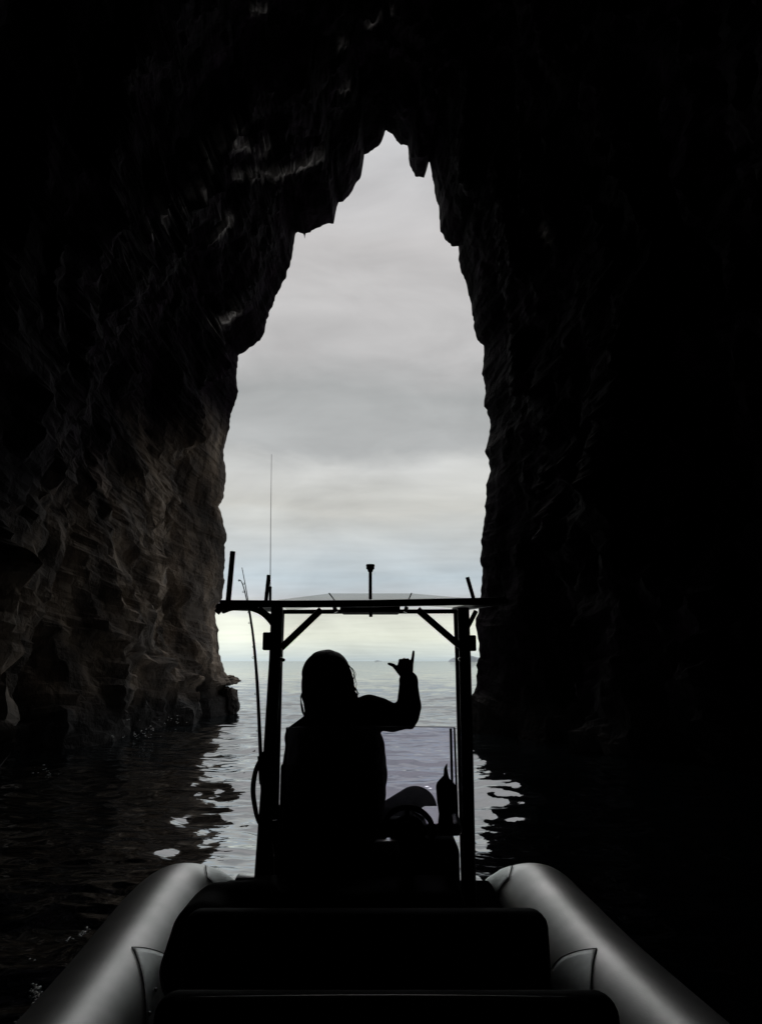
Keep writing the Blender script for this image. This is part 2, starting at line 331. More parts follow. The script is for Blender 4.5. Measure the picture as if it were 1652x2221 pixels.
GLINTS = [[(322,503),(345,480),(375,452),(405,436),(430,425),(446,388)], [(418,350),(455,338),(485,315),(505,292),(522,268)], [(500,318),(530,312),(560,325),(580,316)],  # lines of painted glints, pale streaks on the rock
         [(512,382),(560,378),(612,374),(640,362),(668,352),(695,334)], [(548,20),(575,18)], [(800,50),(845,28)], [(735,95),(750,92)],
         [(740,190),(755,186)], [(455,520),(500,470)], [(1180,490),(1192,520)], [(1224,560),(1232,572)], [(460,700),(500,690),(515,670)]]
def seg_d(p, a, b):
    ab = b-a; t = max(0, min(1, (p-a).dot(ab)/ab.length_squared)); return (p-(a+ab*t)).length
GLINT_PTS = [[Vector(q) for q in v] for v in GLINTS]
def project(p):
    z = p.z - CAMH; cz = p.y*math.cos(PITCH) + z*math.sin(PITCH); cy = z*math.cos(PITCH) - p.y*math.sin(PITCH)
    if cz < .1: return None
    return Vector((CXP + F*p.x/cz, CYP - F*cy/cz))
REAR = -32.0; REAR_HOLE = 0.0
verts = []; rock_glint = []; dark = []
for si, dd in enumerate(dists):
    for ti in range(NT+1):
        m = mouth[ti]
        if ti < apex: ang = math.pi - math.pi/2*(ti/apex); hw = 6.0
        else: ang = math.pi/2 - math.pi/2*((ti-apex)/(NT-apex)); hw = 5.4
        hz = 19.0
        # superellipse arch: steep walls
        ca, sa = math.cos(ang), math.sin(ang)
        bx = math.copysign(abs(ca)**.62, ca)*hw*1.02; bz = sa**.8*(hz+2) - 3.5
        w = sstep(dd/13.0); w = .35*w + .65*sstep(dd/26)
        if ti > apex: w = sstep(dd/9.0)
        y = m.y - dd*((m.y-REAR)/(dists[-1]))
        x = m.x + (bx-m.x)*w; z = m.z + (bz-m.z)*w
        p = Vector((x, y, z))
        # outward direction in the section
        o = Vector((x + .5, 0, (z-4)*.6)); o.normalize()
        if ti < 4 or z < 0: o = Vector((math.copysign(1, x), 0, 0))
        q = Vector((x, y, z*.42))
        big = noise.fractal(q*.17 + Vector((3, 0, 0)), 1, 2, 3)          # broad buttresses
        rid = noise.ridged_multi_fractal(q*.42, .9, 2.1, 5, 1., 2.)       # ribs
        fin = noise.fractal(Vector((x, y, z*.7))*1.6, .9, 2.1, 5)
        v1 = noise.voronoi(q*.75)[0]; v2 = noise.voronoi(Vector((x, y, z*.6))*1.9)[0]
        v3 = noise.voronoi(Vector((x, y, z*.8))*4.2)[0]
        blk = .75*min(.55, v1[1]-v1[0]) + .36*min(.5, v2[1]-v2[0]) + .12*min(.5, v3[1]-v3[0])
        fin2 = noise.fractal(Vector((x, y, z*.8))*5.5, .8, 2.1, 3)
        a = min(1, dd/2.2)
        disp = a*(1.1*abs(big)*2.0 + .55*(1.6-rid)*.8 + .24*(fin+.5) - .9*blk) + .06*abs(fin)*(1-a) + (.03+.07*a)*fin2 + .03*noise.noise(Vector((x, y, z))*11)*a + .28*a
        rim = .03 + .13*noise.fractal(Vector((x, 0, z))*1.3, .75, 2.3, 6)
        disp += rim*(1-a)*.9 - .02
        if dd < .01: disp = rim
        p += o*disp
        if dd > .2: p.y += a*.35*noise.noise(q*1.3+Vector((9, 9, 9)))
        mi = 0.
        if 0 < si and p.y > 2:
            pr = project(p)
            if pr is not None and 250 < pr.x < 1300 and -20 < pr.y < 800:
                for v in GLINT_PTS:
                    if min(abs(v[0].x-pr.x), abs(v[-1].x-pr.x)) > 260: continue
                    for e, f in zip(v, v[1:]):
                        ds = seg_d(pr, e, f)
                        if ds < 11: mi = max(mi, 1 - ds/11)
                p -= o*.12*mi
        verts.append(p); rock_glint.append(mi)
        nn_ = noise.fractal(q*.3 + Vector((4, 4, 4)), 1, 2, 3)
        dark.append(max(sstep((p.x+1.5+nn_*2)/2), sstep((p.z + .9 - .34*p.y + nn_*3)/3)))  # painted shade, set by position in the cave
faces = []; W = NT+1
for s in range(len(dists)-1):
    for t in range(NT): a = s*W+t; faces.append((a, a+1, a+W+1, a+W))
# cliff face outside: rings fanning out from the rim, away from the cave
base = 0
for k, (outw, back) in enumerate([(.5, .35), (1.6, .8), (5, 1.2), (14, 2.0), (40, -1)]):
    n0 = len(verts)
    for ti in range(NT+1):
        m = verts[ti]; c = Vector((-.9, m.y, 5)); o = (m-c); o.y = 0
        if m.z < 1.5: o = Vector((math.copysign(1, m.x+.9), 0, 0))
        o.normalize()
        p = m + o*outw + Vector((0, back + (.8*noise.fractal(Vector((m.x, outw, m.z))*.5, 1, 2, 4) if k > 1 else 0), 0))
        verts.append(p); rock_glint.append(0); dark.append(0)
    for t in range(NT): faces.append((base+t, n0+t, n0+t+1, base+t+1))
    base = n0
me = bpy.data.meshes.new('cave'); me.from_pydata([tuple(v) for v in verts], [], faces); me.update()
at = me.attributes.new('rock_glint', 'FLOAT', 'POINT'); at.data.foreach_set('value', rock_glint)
at = me.attributes.new('rock_shade', 'FLOAT', 'POINT'); at.data.foreach_set('value', dark)
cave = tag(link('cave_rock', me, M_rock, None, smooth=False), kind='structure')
# rear of the cave
ring = verts[(len(dists)-1)*W: len(dists)*W]; cen = Vector((0, REAR-3, -1.2))
bm = bmesh.new(); rings = []
for f in ([1, .8, .5, REAR_HOLE] if REAR_HOLE else [1, .8, .5, .2, .0]):
    rr = []
    for p in ring:
        q = cen + (p-cen)*f; q.y = REAR - 3*(1-f) + 1.2*noise.fractal(q*.4, 1, 2, 4)*(f < 1); rr.append(bm.verts.new(q if f < 1 else p))
    rings.append(rr)
for a, b in zip(rings, rings[1:]):
    for k in range(NT): bm.faces.new((a[k], b[k], b[k+1], a[k+1]))
tag(from_bm('cave_rear_wall', bm, M_rock), kind='structure')

def boulder(name, c, s, seed, label, m=M_rock):
    bm = bmesh.new(); bmesh.ops.create_icosphere(bm, subdivisions=4, radius=1)
    for v in bm.verts:
        n = noise.fractal(v.co*1.4 + Vector((seed, 0, 0)), 1, 2, 4); c2 = noise.cell(v.co*1.5+Vector((seed, 3, 1)))
        v.co = v.co*(1 + .32*n + .10*c2); v.co = Vector((v.co.x*s[0], v.co.y*s[1], v.co.z*s[2])) + Vector(c)
    return tag(from_bm(name, bm, m, smooth=False), label, 'rock')
boulder('boulder', P(497, 1527, 24.3) + Vector((0, 0, 0)), (.30, .5, .55), 2, 'dark squat rock standing in the water at the foot of the left cave wall')
boulder('ledge_rock', P(488, 1476, 24.6), (.42, .7, .17), 5, 'low pointed rock ledge jutting from the left wall just above the squat rock')

# islands on the horizon
def island(c, w, h, seed, label):
    bm = bmesh.new(); n = 40; cols = []
    for i in range(n+1):
        t = i/n; env = math.sin(math.pi*t)**.35*(.55 + .45*math.sin(math.pi*min(1, t*1.2+.15)))
        hh = h*max(.02, env*(1+.35*noise.noise(Vector((t*6, seed, 0)))))
        x = c[0] + (t-.5)*w
        cols.append([bm.verts.new((x, c[1]-h*1.0, -2)), bm.verts.new((x, c[1]-h*.35, hh*.75)), bm.verts.new((x, c[1], hh)), bm.verts.new((x, c[1]+h*.7, hh*.6)), bm.verts.new((x, c[1]+h*1.2, -2))])
    for a, b in zip(cols, cols[1:]):
        for k in range(4): bm.faces.new((a[k], a[k+1], b[k+1], b[k]))
    tag(from_bm('island', bm, M_island), label, 'island')
p = P(1030, 1433, 2600); island((p.x, 2600, 0), 185, 19, 1, 'grey island on the horizon beside the right canopy post')
p = P(820, 1433, 4200); island((p.x, 4200, 0), 42, 6, 4, 'tiny faint islet on the horizon between the head and the raised hand')

# ------------------------------------------------------------------ boat
boat = empty('inflatable_boat', (0, 2.4, 0), 'rigid inflatable boat with two pale grey tubes, black seats and black canopy frame', 'boat')
# -- tubes
def tpath(side):
    if side < 0: q = [(-1.03,-2.2,.26),(-1.08,0,.26),(-1.08,2,.25),(-1.09,3.2,.29),(-1.11,4.0,.335),(-1.085,4.3,.35),(-1.01,4.52,.315),(-.91,4.66,.27),(-.84,4.74,.19)]
    else: q = [(1.85,-2.2,.26),(1.52,0,.26),(1.165,2,.25),(.965,3.2,.29),(.87,4.0,.335),(.84,4.3,.35),(.77,4.52,.315),(.67,4.66,.27),(.58,4.74,.19)]
    return [Vector(p) for p in q]
RT = [.235,.235,.232,.23,.228,.222,.19,.13,.03]
tubes = {}
for side in (-1, 1):
    tubes[side] = tube('tube', tpath(side), RT, M_tube, boat, n=14, seg=56)
def tube_frame(side, d):
    pts = catmull(tpath(side), 14); rs = []
    for i in range(len(RT)-1): rs += [RT[i] + (RT[i+1]-RT[i])*j/14 for j in range(14)]
    rs.append(RT[-1]); i = min(range(len(pts)), key=lambda k: abs(pts[k].y-d))
    i = max(1, min(len(pts)-2, i)); i0 = i-1 if pts[i].y > d else i
    t = (d-pts[i0].y)/(pts[i0+1].y-pts[i0].y); c = pts[i0].lerp(pts[i0+1], t); r = rs[i0]+(rs[i0+1]-rs[i0])*t
    tg = (pts[i0+1]-pts[i0]).normalized(); return c, r, tg
def on_tube(side, d, ang, off):
    """ang measured from the top of the tube towards the inside of the boat"""
    c, r, tg = tube_frame(side, d); up = Vector((0, 0, 1)); inn = up.cross(tg)*(1 if side > 0 else -1)
    inn = Vector((-side, 0, 0)) - tg*(tg.x*-side); inn.normalize(); up = (up - tg*tg.z).normalized()
    return c + (up*math.cos(ang) + inn*math.sin(ang))*(r+off)
def patch(side, outline, name, m, parent, off=.0035, seam=True):
    """outline: list of (d, angle) polygon conformed to the tube"""
    cd = sum(o[0] for o in outline)/len(outline); ca = sum(o[1] for o in outline)/len(outline)
    poly = [];
    for a, b in zip(outline, outline[1:]+outline[:1]):
        for k in range(8): poly.append((a[0]+(b[0]-a[0])*k/8, a[1]+(b[1]-a[1])*k/8))
    bm = bmesh.new(); rings = []
    for f in (1, .98, .8, .6, .4, .2):
        rings.append([bm.verts.new(on_tube(side, cd+(d-cd)*f, ca+(a-ca)*f, off if f < 1 else .0005)) for d, a in poly])
    c = bm.verts.new(on_tube(side, cd, ca, off)); n = len(poly)
    for a, b in zip(rings, rings[1:]):
        for k in range(n): bm.faces.new((a[k], a[(k+1) % n], b[(k+1) % n], b[k]))
    for k in range(n): bm.faces.new((rings[-1][k], rings[-1][(k+1) % n], c))
    o = from_bm(name, bm, m, parent)
    return o
def seam_line(side, pts, parent, r=.0022):
    q = []
    for a, b in zip(pts, pts[1:]):
        for k in range(10): q.append(on_tube(side, a[0]+(b[0]-a[0])*k/10, a[1]+(b[1]-a[1])*k/10, .003))
    q.append(on_tube(side, pts[-1][0], pts[-1][1], .003))
    bm = bmesh.new(); add_tube(bm, q, r, 6); return from_bm('seam', bm, M_seam, parent)
for side in (-1, 1):
    T = tubes[side]
    patch(side, [(3.30, .38), (3.42, .9), (3.50, 1.5), (2.98, 1.6), (3.10, 1.05), (3.21, .68)], 'chafe_patch', M_tube2, T)
    seam_line(side, [(3.47, 1.3), (3.42, .92), (3.30, .36), (3.20, .69), (3.09, 1.06), (2.97, 1.5)], T)
    patch(side, [(4.42, .35), (4.62, .6), (4.66, 1.4), (4.38, 1.5), (4.30, .8)], 'end_patch', M_tube2, T)
    seam_line(side, [(4.42, .33), (4.30, .78), (4.36, 1.5)], T)
    for d0 in (2.62, 1.9):
        bm = bmesh.new(); rr = []
        for dd in (-.035, -.033, .033, .035):
            rr.append([bm.verts.new(on_tube(side, d0+dd, -1.9+3.8*k/40, .0005 if abs(dd) > .034 else .0022)) for k in range(41)])
        for a, b in zip(rr, rr[1:]):
            for k in range(40): bm.faces.new((a[k], a[k+1], b[k+1], b[k]))
        from_bm('seam_tape', bm, M_tube2, T)
    # lacing handle on the inner side
    hp = [on_tube(side, 2.80, 1.30, .0), on_tube(side, 2.79, 1.25, .03), on_tube(side, 2.70, 1.22, .035), on_tube(side, 2.66, 1.25, .0)]
    tube('handle', hp, .009, M_plastic, T, n=6, seg=8)
    for (dd, an) in ((3.2, 1.12), (3.08, 1.25)):
        c = on_tube(side, dd, an, .004); bm = bmesh.new(); bmesh.ops.create_icosphere(bm, subdivisions=2, radius=.008, matrix=Matrix.Translation(c)); from_bm('rivet', bm, M_gel, T)
# -- hull and deck
bm = bmesh.new(); rbox(bm, (-.04, 1.6, .13), (1.9, 5.6, .16), .05); from_bm('deck', bm, M_deck, boat)
# bow locker
bm = bmesh.new(); rbox(bm, (-.13, 4.12, .27), (1.5, .75, .36), .04); lock = from_bm('bow_locker', bm, M_deck, boat)
box('anchor_tray', (-.62, 4.57, .42), (.42, .10, .05), M_gel, boat, .015)
# -- seats
def seat(px0, px1, py, d, h, th, lean, name='seat', crown=0):
    a = P(px0, py, d); b = P(px1, py, d); w = b.x-a.x; c = Vector(((a.x+b.x)/2, d, a.z - h/2))
    q = Matrix.Rotation(lean, 4, 'X').to_quaternion()
    o = box(name, c, (w, th, h), M_black, boat, .045, rot=q, seg=6)
    return o, c, w
s1, c1, w1 = seat(400, 1187, 1977, 2.42, .5, .12, R(-6), 'seat_back')
s2, c2, w2 = seat(334, 1342, 2160, 1.80, .5, .10, R(-6), 'seat_back')
box('seat_base', (c1.x, 2.72, .42), (w1*.96, .5, .42), M_black, boat, .04)
box('seat_base', (c2.x, 2.08, .40), (w2*.96, .42, .38), M_black, boat, .04)
# piping on the near seat back
def piping(c, w, h, th, parent, z):
    tube('piping', [(c.x-w/2+.05, c.y-.012, z-.001), (c.x, c.y-.012, z+.003), (c.x+w/2-.07, c.y-.012, z-.001)], .0045, M_pipe, parent, n=8, seg=8)
piping(c2, w2, .5, .10, s2, P(800, 2160, 1.80).z)
# soft bag slumped over the left end of the middle seat
bag = empty('duffel_bag', P(455, 2010, 2.6), 'black soft bag slumped against the left end of the middle seat back', 'bag')
blob('bag_body', [[(P(470, 1975, 2.75), .10, (1, 1, .8)), (P(445, 2030, 2.62), .11), (P(432, 2100, 2.55), .12)], [(P(470, 1972, 2.75), .085), (P(560, 1968, 2.8), .09)]], M_black, bag, .012, 6)
tube('strap', [P(415, 2085, 2.42), P(418, 2110, 2.4), P(425, 2135, 2.4)], .008, M_gel, bag, n=6)
# -- helm seat (leaning post) between console and middle seat
box('helm_seat', ((P(500, 1935, 2.95).x+P(1034, 1935, 2.95).x)/2, 2.98, .56), (P(1034, 1935, 2.95).x-P(560, 1935, 2.95).x, .30, .56), M_black, boat, .05)
# -- console
cl, crr = P(600, 1800, 3.3).x, P(992, 1800, 3.3).x; ccx = (cl+crr)/2; cw = crr-cl
cons = box('console', (ccx, 3.42, .56), (cw, .46, .74), M_black, boat, .05, seg=5)
TOPZ = .93
box('dash_top', (P(958, 1800, 3.3).x, 3.36, .982), (.16, .26, .05), M_gel, cons, .022, seg=5, rot=Matrix.Rotation(R(7), 4, 'X').to_quaternion())
box('dash_panel', (ccx-.08, 3.3, .945), (cw*.72, .22, .03), M_plastic, cons, .012, rot=Matrix.Rotation(R(14), 4, 'X').to_quaternion())
# instrument pod edge, a pale rim curving over the wheel
tube('pod_rim', [P(848, 1757, 3.34), P(872, 1752, 3.34), P(900, 1763, 3.34), P(925, 1780, 3.33), P(955, 1796, 3.32)], [.003, .006, .004, .007, .01], M_gel, cons, n=8, seg=10)
box('instrument_pod', P(862, 1805, 3.36), (.20, .12, .12), M_plastic, cons, .04, seg=5)
box('drink_tray', P(838, 1838, 3.02), (.10, .08, .06), M_gel, cons, .02, seg=4)
# steering wheel
wc = P(884, 1802, 3.06); wq = Matrix.Rotation(R(-40), 4, 'X'); bm = bmesh.new()
ring = [wc + wq @ Vector((.098*math.cos(t), 0, .098*math.sin(t))) for t in np.linspace(0, 2*math.pi, 49)]
add_tube(bm, ring, .011, 10)
for k in range(3):
    t = math.pi/2 + k*2*math.pi/3; add_tube(bm, [wc, wc + wq @ Vector((.095*math.cos(t), 0, .095*math.sin(t)))], .009, 8)
bmesh.ops.create_icosphere(bm, subdivisions=3, radius=.035, matrix=Matrix.Translation(wc)); add_tube(bm, [wc + wq @ Vector((0, .01, 0)), wc + wq @ Vector((0, .05, 0)), wc + wq @ Vector((0, .16, 0))], [.07, .05, .02], 20)
from_bm('steering_wheel', bm, M_plastic, cons)
# throttle lever and its binnacle on the right of the console
thr = blob('throttle', [[(P(966, 1790, 3.2), .034), (P(965, 1765, 3.2), .027), (P(966, 1735, 3.2), .038), (P(964, 1708, 3.2), .038), (P(965, 1694, 3.2), .022)],
      [(P(966, 1700, 3.2), .017), (P(967, 1684, 3.2), .012), (P(966, 1668, 3.2), .008), (P(969, 1657, 3.2), .004)], [(P(972, 1712, 3.2), .024), (P(979, 1706, 3.2), .018)], [(P(984, 1760, 3.2), .01), (P(985, 1715, 3.2), .012)]], M_plastic, cons, .004, 3)
# windscreen
def wq3(px, py, d): return P(px, py, d)
gl = [P(622, 1578, 3.44), P(985, 1578, 3.44)]; gb = [P(614, 1812, 3.40), P(993, 1812, 3.40)]
bm = bmesh.new(); th = .006; cols = []
nseg = 24
for i in range(nseg+1):
    t = i/nseg; bow = .05*math.sin(math.pi*t)      # curved forward
    a = gl[0].lerp(gl[1], t) + Vector((0, bow, 0)); b = gb[0].lerp(gb[1], t) + Vector((0, bow, 0))
    cols.append((bm.verts.new(b), bm.verts.new(a)))
for a, b in zip(cols, cols[1:]): bm.faces.new((a[0], b[0], b[1], a[1]))
ws = from_bm('windscreen', bm, M_glass, cons); sm = ws.modifiers.new('thickness', 'SOLIDIFY'); sm.thickness = .005
ed = mat('glass_edge', (.10, .09, .16), .3, spec=.6)
for (a, b, r) in ((gl[0], gb[0], .004), (gl[1], gb[1], .0045)): tube('windscreen_frame', [b, a], r, M_frame, cons, seg=8)
tube('windscreen_edge', [v + Vector((0, .05*math.sin(math.pi*i/12), .001)) for i, v in enumerate([gl[0].lerp(gl[1], k/12) for k in range(13)])], .0018, M_pipe, cons, seg=6)
tube('windscreen_edge', [P(977, 1580, 3.42), P(980, 1700, 3.41), P(984, 1790, 3.40)], .006, ed, cons, seg=8)
# -- canopy frame
DN, DF = 3.2, 3.8
cf = bpy.data.objects.new('canopy_frame', None); C.objects.link(cf); cf.parent = boat; cf.location = (0, 0, 0)
def fr(name, pts, r, n=0, m=M_frame, seg=12): return tube(name, pts, r, m, cf, n, seg)
fr('post', [P(563, 1960, DN), P(566, 1925, DN), P(584, 1650, DN), P(597, 1430, DN), P(601, 1318, DN)], [.030, .030, .027, .026, .026])
fr('post', [P(590, 1960, DF), P(596, 1700, DF), P(603, 1430, DF), P(607, 1330, DF)], .024)
fr('post', [P(1019, 1960, DN), P(1013, 1650, DN), P(1008, 1430, DN), P(1004, 1318, DN)], .0255)
fr('post', [P(1010, 1960, DF), P(1003, 1700, DF), P(996, 1430, DF), P(992, 1330, DF)], .022)
fr('post', [P(609, 1925, DN+.2), P(600, 1840, DN+.2), P(594, 1780, DN+.2)], .016)
fr('beam', [P(478, 1309, DN), P(640, 1310, DN), P(800, 1309, DN), P(1096, 1303, DN)], .0155)
fr('beam', [P(600, 1327, DF), P(1000, 1326, DF)], .011)
fr('side_rail', [P(474, 1316, DN), P(600, 1322, DF+.3)], .014); fr('side_rail', [P(1097, 1304, DN), P(985, 1322, DF+.3)], .014)
fr('brace', [P(610, 1405, DN), P(653.5, 1363.5, DN), P(697, 1322, DN)], .0145)
fr('brace', [P(998, 1402, DN), P(951.5, 1362, DN), P(905, 1322, DN)], .0145)
fr('brace', [P(600, 1372, DN), P(588, 1350, DN), P(568, 1330, DN), P(540, 1318, DN)], .010, 6)
fr('brace', [P(601, 1345, DN), P(580, 1332, DN), P(562, 1318, DN)], .009)
fr('brace', [P(1006, 1375, DN), P(1018, 1352, DN), P(1032, 1325, DN)], .010)
fr('brace', [P(485, 1326, DN+.1), P(508, 1319, DN), P(560, 1316, DN)], .010, 4)
fr('outrigger', [P(470, 1329, DN), P(478, 1320, DN), P(490, 1310, DN)], .014)
for px, py in ((611, 1430), (1000, 1428)):
    c = P(px, py, DN-.03); box('bright_notch', c, (.026, .03, .014), M_steel, cf, .004, rot=Matrix.Rotation(R(20 if px < 800 else -25), 4, 'Y').to_quaternion())  # steel block standing in for a bright gap beside the post
box('speaker', P(583, 1391, DN), (.045, .06, .075), M_plastic, cf, .006); box('speaker', P(1020, 1395, DN), (.042, .06, .066), M_plastic, cf, .006)
box('radio_box', P(803, 1322, DN+.25), (.27, .22, .035), M_plastic, cf, .008)
for px in (727, 880): box('bright_gap', P(px, 1322, DN+.12), (.018, .03, .026), M_gel, cf, .004, rot=Matrix.Rotation(R(18 if px > 800 else -18), 4, 'Y').to_quaternion())  # pale blocks standing in for bright gaps below the beam
# canopy cloth: hipped, translucent
prof = [(588, 1303), (714, 1287), (892, 1287), (1034, 1299)]
pf = []
prof3 = [P(a, b, DN+.02) for a, b in prof]
for a, b in zip(prof3, prof3[1:]): pf += [a.lerp(b, k/3) for k in range(3)]
pf.append(prof3[-1])
bm = bmesh.new(); rows = []
for k in range(9):
    t = k/8; arch = math.sin(math.pi*t)
    rows.append([bm.verts.new((p.x, p.y + t*.60, p.z + .004*arch)) for p in pf])
for a, b in zip(rows, rows[1:]):
    for k in range(len(pf)-1): bm.faces.new((a[k], a[k+1], b[k+1], b[k]))
cn = from_bm('canopy', bm, M_canopy, cf); so = cn.modifiers.new('thickness', 'SOLIDIFY'); so.thickness = .002
for a, b in ((714, 1287), (892, 1287)):
    p = P(a, b, DN+.02); tube('canopy_seam', [p, p + Vector((0, .60, 0))], .003, M_seam, cf, seg=6)
# rod holders, light, aerials
fr('rod_holder', [P(495, 1305, DN), P(505, 1196, DN)], .0115); fr('rod_holder', [P(577, 1303, DN), P(583, 1247, DN)], .0085)
fr('rod_holder', [P(1026, 1297, DN), P(1013, 1252, DN)], .0085)
nl = fr('light_mast', [P(803, 1300, DN+.1), P(803, 1240, DN+.1)], .0075)
fr('light_mast', [P(804, 1325, DN+.1), P(804, 1338, DN+.1)], .008)
bm = bmesh.new(); c = P(803, 1230, DN+.1)
add_tube(bm, [c+Vector((0, 0, z)) for z in (-.022, -.010, -.009, .004, .005, .012)], [.010, .014, .0185, .0185, .0200, .0185], 20)
from_bm('navigation_light', bm, M_plastic, cf)
fr('aerial', [P(586, 1300, DN+.1), P(587, 1150, DN+.1), P(589, 985, DN+.1)], [.0022, .0014, .0009], m=mat('aerial_grey', (.25, .25, .25), .4), seg=6)
fr('aerial', [P(586, 1302, DN+.1), P(586.5, 1272, DN+.1)], .006, seg=8)
fr('aerial', [P(1095, 1300, DN), P(1086, 1235, DN), P(1078, 1180, DN)], [.005, .0035, .0025], m=mat('aerial_pale', (.8, .8, .8), .45, metal=.7), seg=8)

# ------------------------------------------------------------------ fishing rods and hoop
def rod(pts, label, d):
    t = empty('fishing_rod', P(pts[-1][0], pts[-1][1], d), label, 'fishing rod', 'fishing rods standing by the left post')
    q = [P(x, y, d) for x, y in pts]; k = len(q)
    tube('blank', q, [.0016 + .0048*(i/(k-1))**1.3 for i in range(k)], M_rod, t, n=8, seg=8)
    cp = catmull(q, 8)
    for f in (.12, .26, .40, .53, .66, .78):
        c = cp[int(f*(len(cp)-1))] + Vector((-.006, -.003, 0)); rg = [c + Vector((.004*math.cos(a), 0, .004*math.sin(a))) for a in np.linspace(0, 2*math.pi, 13)]
        bm = bmesh.new(); add_tube(bm, rg, .0010, 5); from_bm('line_guide', bm, M_rod, t)
    c = q[-2]; bm = bmesh.new(); add_tube(bm, [c+Vector((.012, -.03, 0)), c+Vector((.05, -.03, .0))], .022, 16); add_tube(bm, [c+Vector((.05, -.03, 0)), c+Vector((.07, -.03, .02))], .005, 8)
    from_bm('reel', bm, M_plastic, t); tube('grip', [q[-1], q[-2]], .011, M_plastic, t, seg=10)
rod([(525, 1231), (536, 1290), (549, 1370), (558, 1460), (563, 1550), (567, 1640), (571, 1720)], 'longer fishing rod, its tip the highest, standing left of the canopy post', 3.36)
rod([(517, 1259), (524, 1262), (534, 1296), (547, 1372), (555, 1460), (560, 1550), (564, 1640), (568, 1700)], 'shorter fishing rod with a hooked tip just left of the longer rod', 3.30)
hp = empty('hose_loop', P(575, 1640, 3.15), 'black hose loop bulging out from the left canopy post', 'hose')
tube('hose', [P(590, 1624, 3.16), P(572, 1638, 3.15), P(556, 1668, 3.15), P(549, 1710, 3.15), P(553, 1750, 3.15), P(562, 1784, 3.15), P(580, 1800, 3.16)], [.006, .008, .010, .0105, .010, .008, .007], M_plastic, hp, n=10, seg=10)
tube('hose_strap', [P(562, 1654, 3.13), P(582, 1662, 3.13)], .006, M_plastic, hp, seg=8)

# ------------------------------------------------------------------ person
D = 3.68
per = empty('person', P(735, 1870, D), 'long-haired person seen from behind in dark clothes, raising thumb and little finger in a wave', 'person')
def q(px, py, dd=0): return P(px, py, D+dd)
body_ch = [
 [(q(735, 1860), .15, (1.15, .8, 1)), (q(737, 1770), .14, (1.15, .75, 1)), (q(735, 1680), .15, (1.2, .7, 1)), (q(733, 1600), .14, (1.2, .7, 1)), (q(728, 1560), .075), (q(718, 1520), .055), (q(712, 1490), .07)],
 [(q(660, 1590), .06), (q(700, 1580), .07), (q(805, 1545), .06)],
 [(q(805, 1545), .06), (q(845, 1555, -.02), .05), (q(882, 1552, -.04), .042)],
 [(q(882, 1552, -.04), .042), (q(887, 1515, -.02), .038), (q(884, 1475, 0), .034), (q(881, 1462), .031)],
 [(q(660, 1590), .06), (q(645, 1660, .02), .05), (q(655, 1735, .12), .042), (q(700, 1780, .26), .03), (q(725, 1795, .30), .03)],
 [(q(780, 1850), .09), (q(900, 1765, .16), .075), (q(905, 1775, .2), .055), (q(830, 1850, .3), .045), (q(770, 1870, .32), .04), (q(745, 1872, .4), .03)],
 [(q(690, 1850), .09), (q(625, 1790, .16), .075), (q(632, 1800, .2), .055), (q(670, 1860, .3), .045), (q(720, 1875, .36), .04), (q(760, 1880, .42), .03)],
 # palm
 [(q(872, 1456), .023, (1, .6, 1)), (q(870, 1442), .020, (1, .6, 1))], [(q(880, 1458), .024, (1, .6, 1)), (q(879, 1442), .020, (1, .6, 1))], [(q(887, 1458), .021, (1, .6, 1)), (q(889, 1443), .018, (1, .6, 1))],
 # curled fingers: up from the knuckle, over and back to the palm
 [(q(868, 1440), .0105), (q(868, 1433, .012), .0105), (q(868.5, 1434, .038), .0095), (q(869, 1443, .045), .009), (q(870, 1447, .028), .0085)],
 [(q(876, 1438), .0108), (q(876, 1431.5, .012), .0108), (q(876, 1432, .041), .0098), (q(876, 1442, .050), .009), (q(876, 1447, .030), .0085)],
 [(q(884, 1438), .0105), (q(884, 1432, .012), .0105), (q(884, 1433, .038), .0095), (q(883.5, 1443, .045), .009), (q(883, 1447, .028), .0085)],
 # little finger, stretched
 [(q(891, 1444), .0115), (q(893.5, 1435), .0092), (q(895.5, 1423), .0078), (q(896.5, 1413), .0066)],
 # thumb
 [(q(872, 1462), .017), (q(862, 1452, .004), .013), (q(853, 1443, .006), .0095), (q(846, 1440.5, .006), .0085), (q(842, 1439.5, .006), .0065)],
]
hc = q(712, 1468, .01)
ex = [(hc, .1, (.78, .95, 1.10)), (hc+Vector((.005, .055, -.05)), .06, (.85, .8, .9)), (hc+Vector((.0, .108, -.025)), .016, (.8, 1, 1.3)), (hc+Vector((.078, .005, -.015)), .022, (.4, .8, 1.3)), (hc+Vector((-.078, .005, -.015)), .022, (.4, .8, 1.3)),
      (hc+Vector((0, .09, -.065)), .022, (1.3, .6, .4)), (hc+Vector((.03, .088, .012)), .014, (1.2, .5, .8)), (hc+Vector((-.03, .088, .012)), .014, (1.2, .5, .8))]
blob('body', body_ch, M_skin, per, .0042, 2, ex)
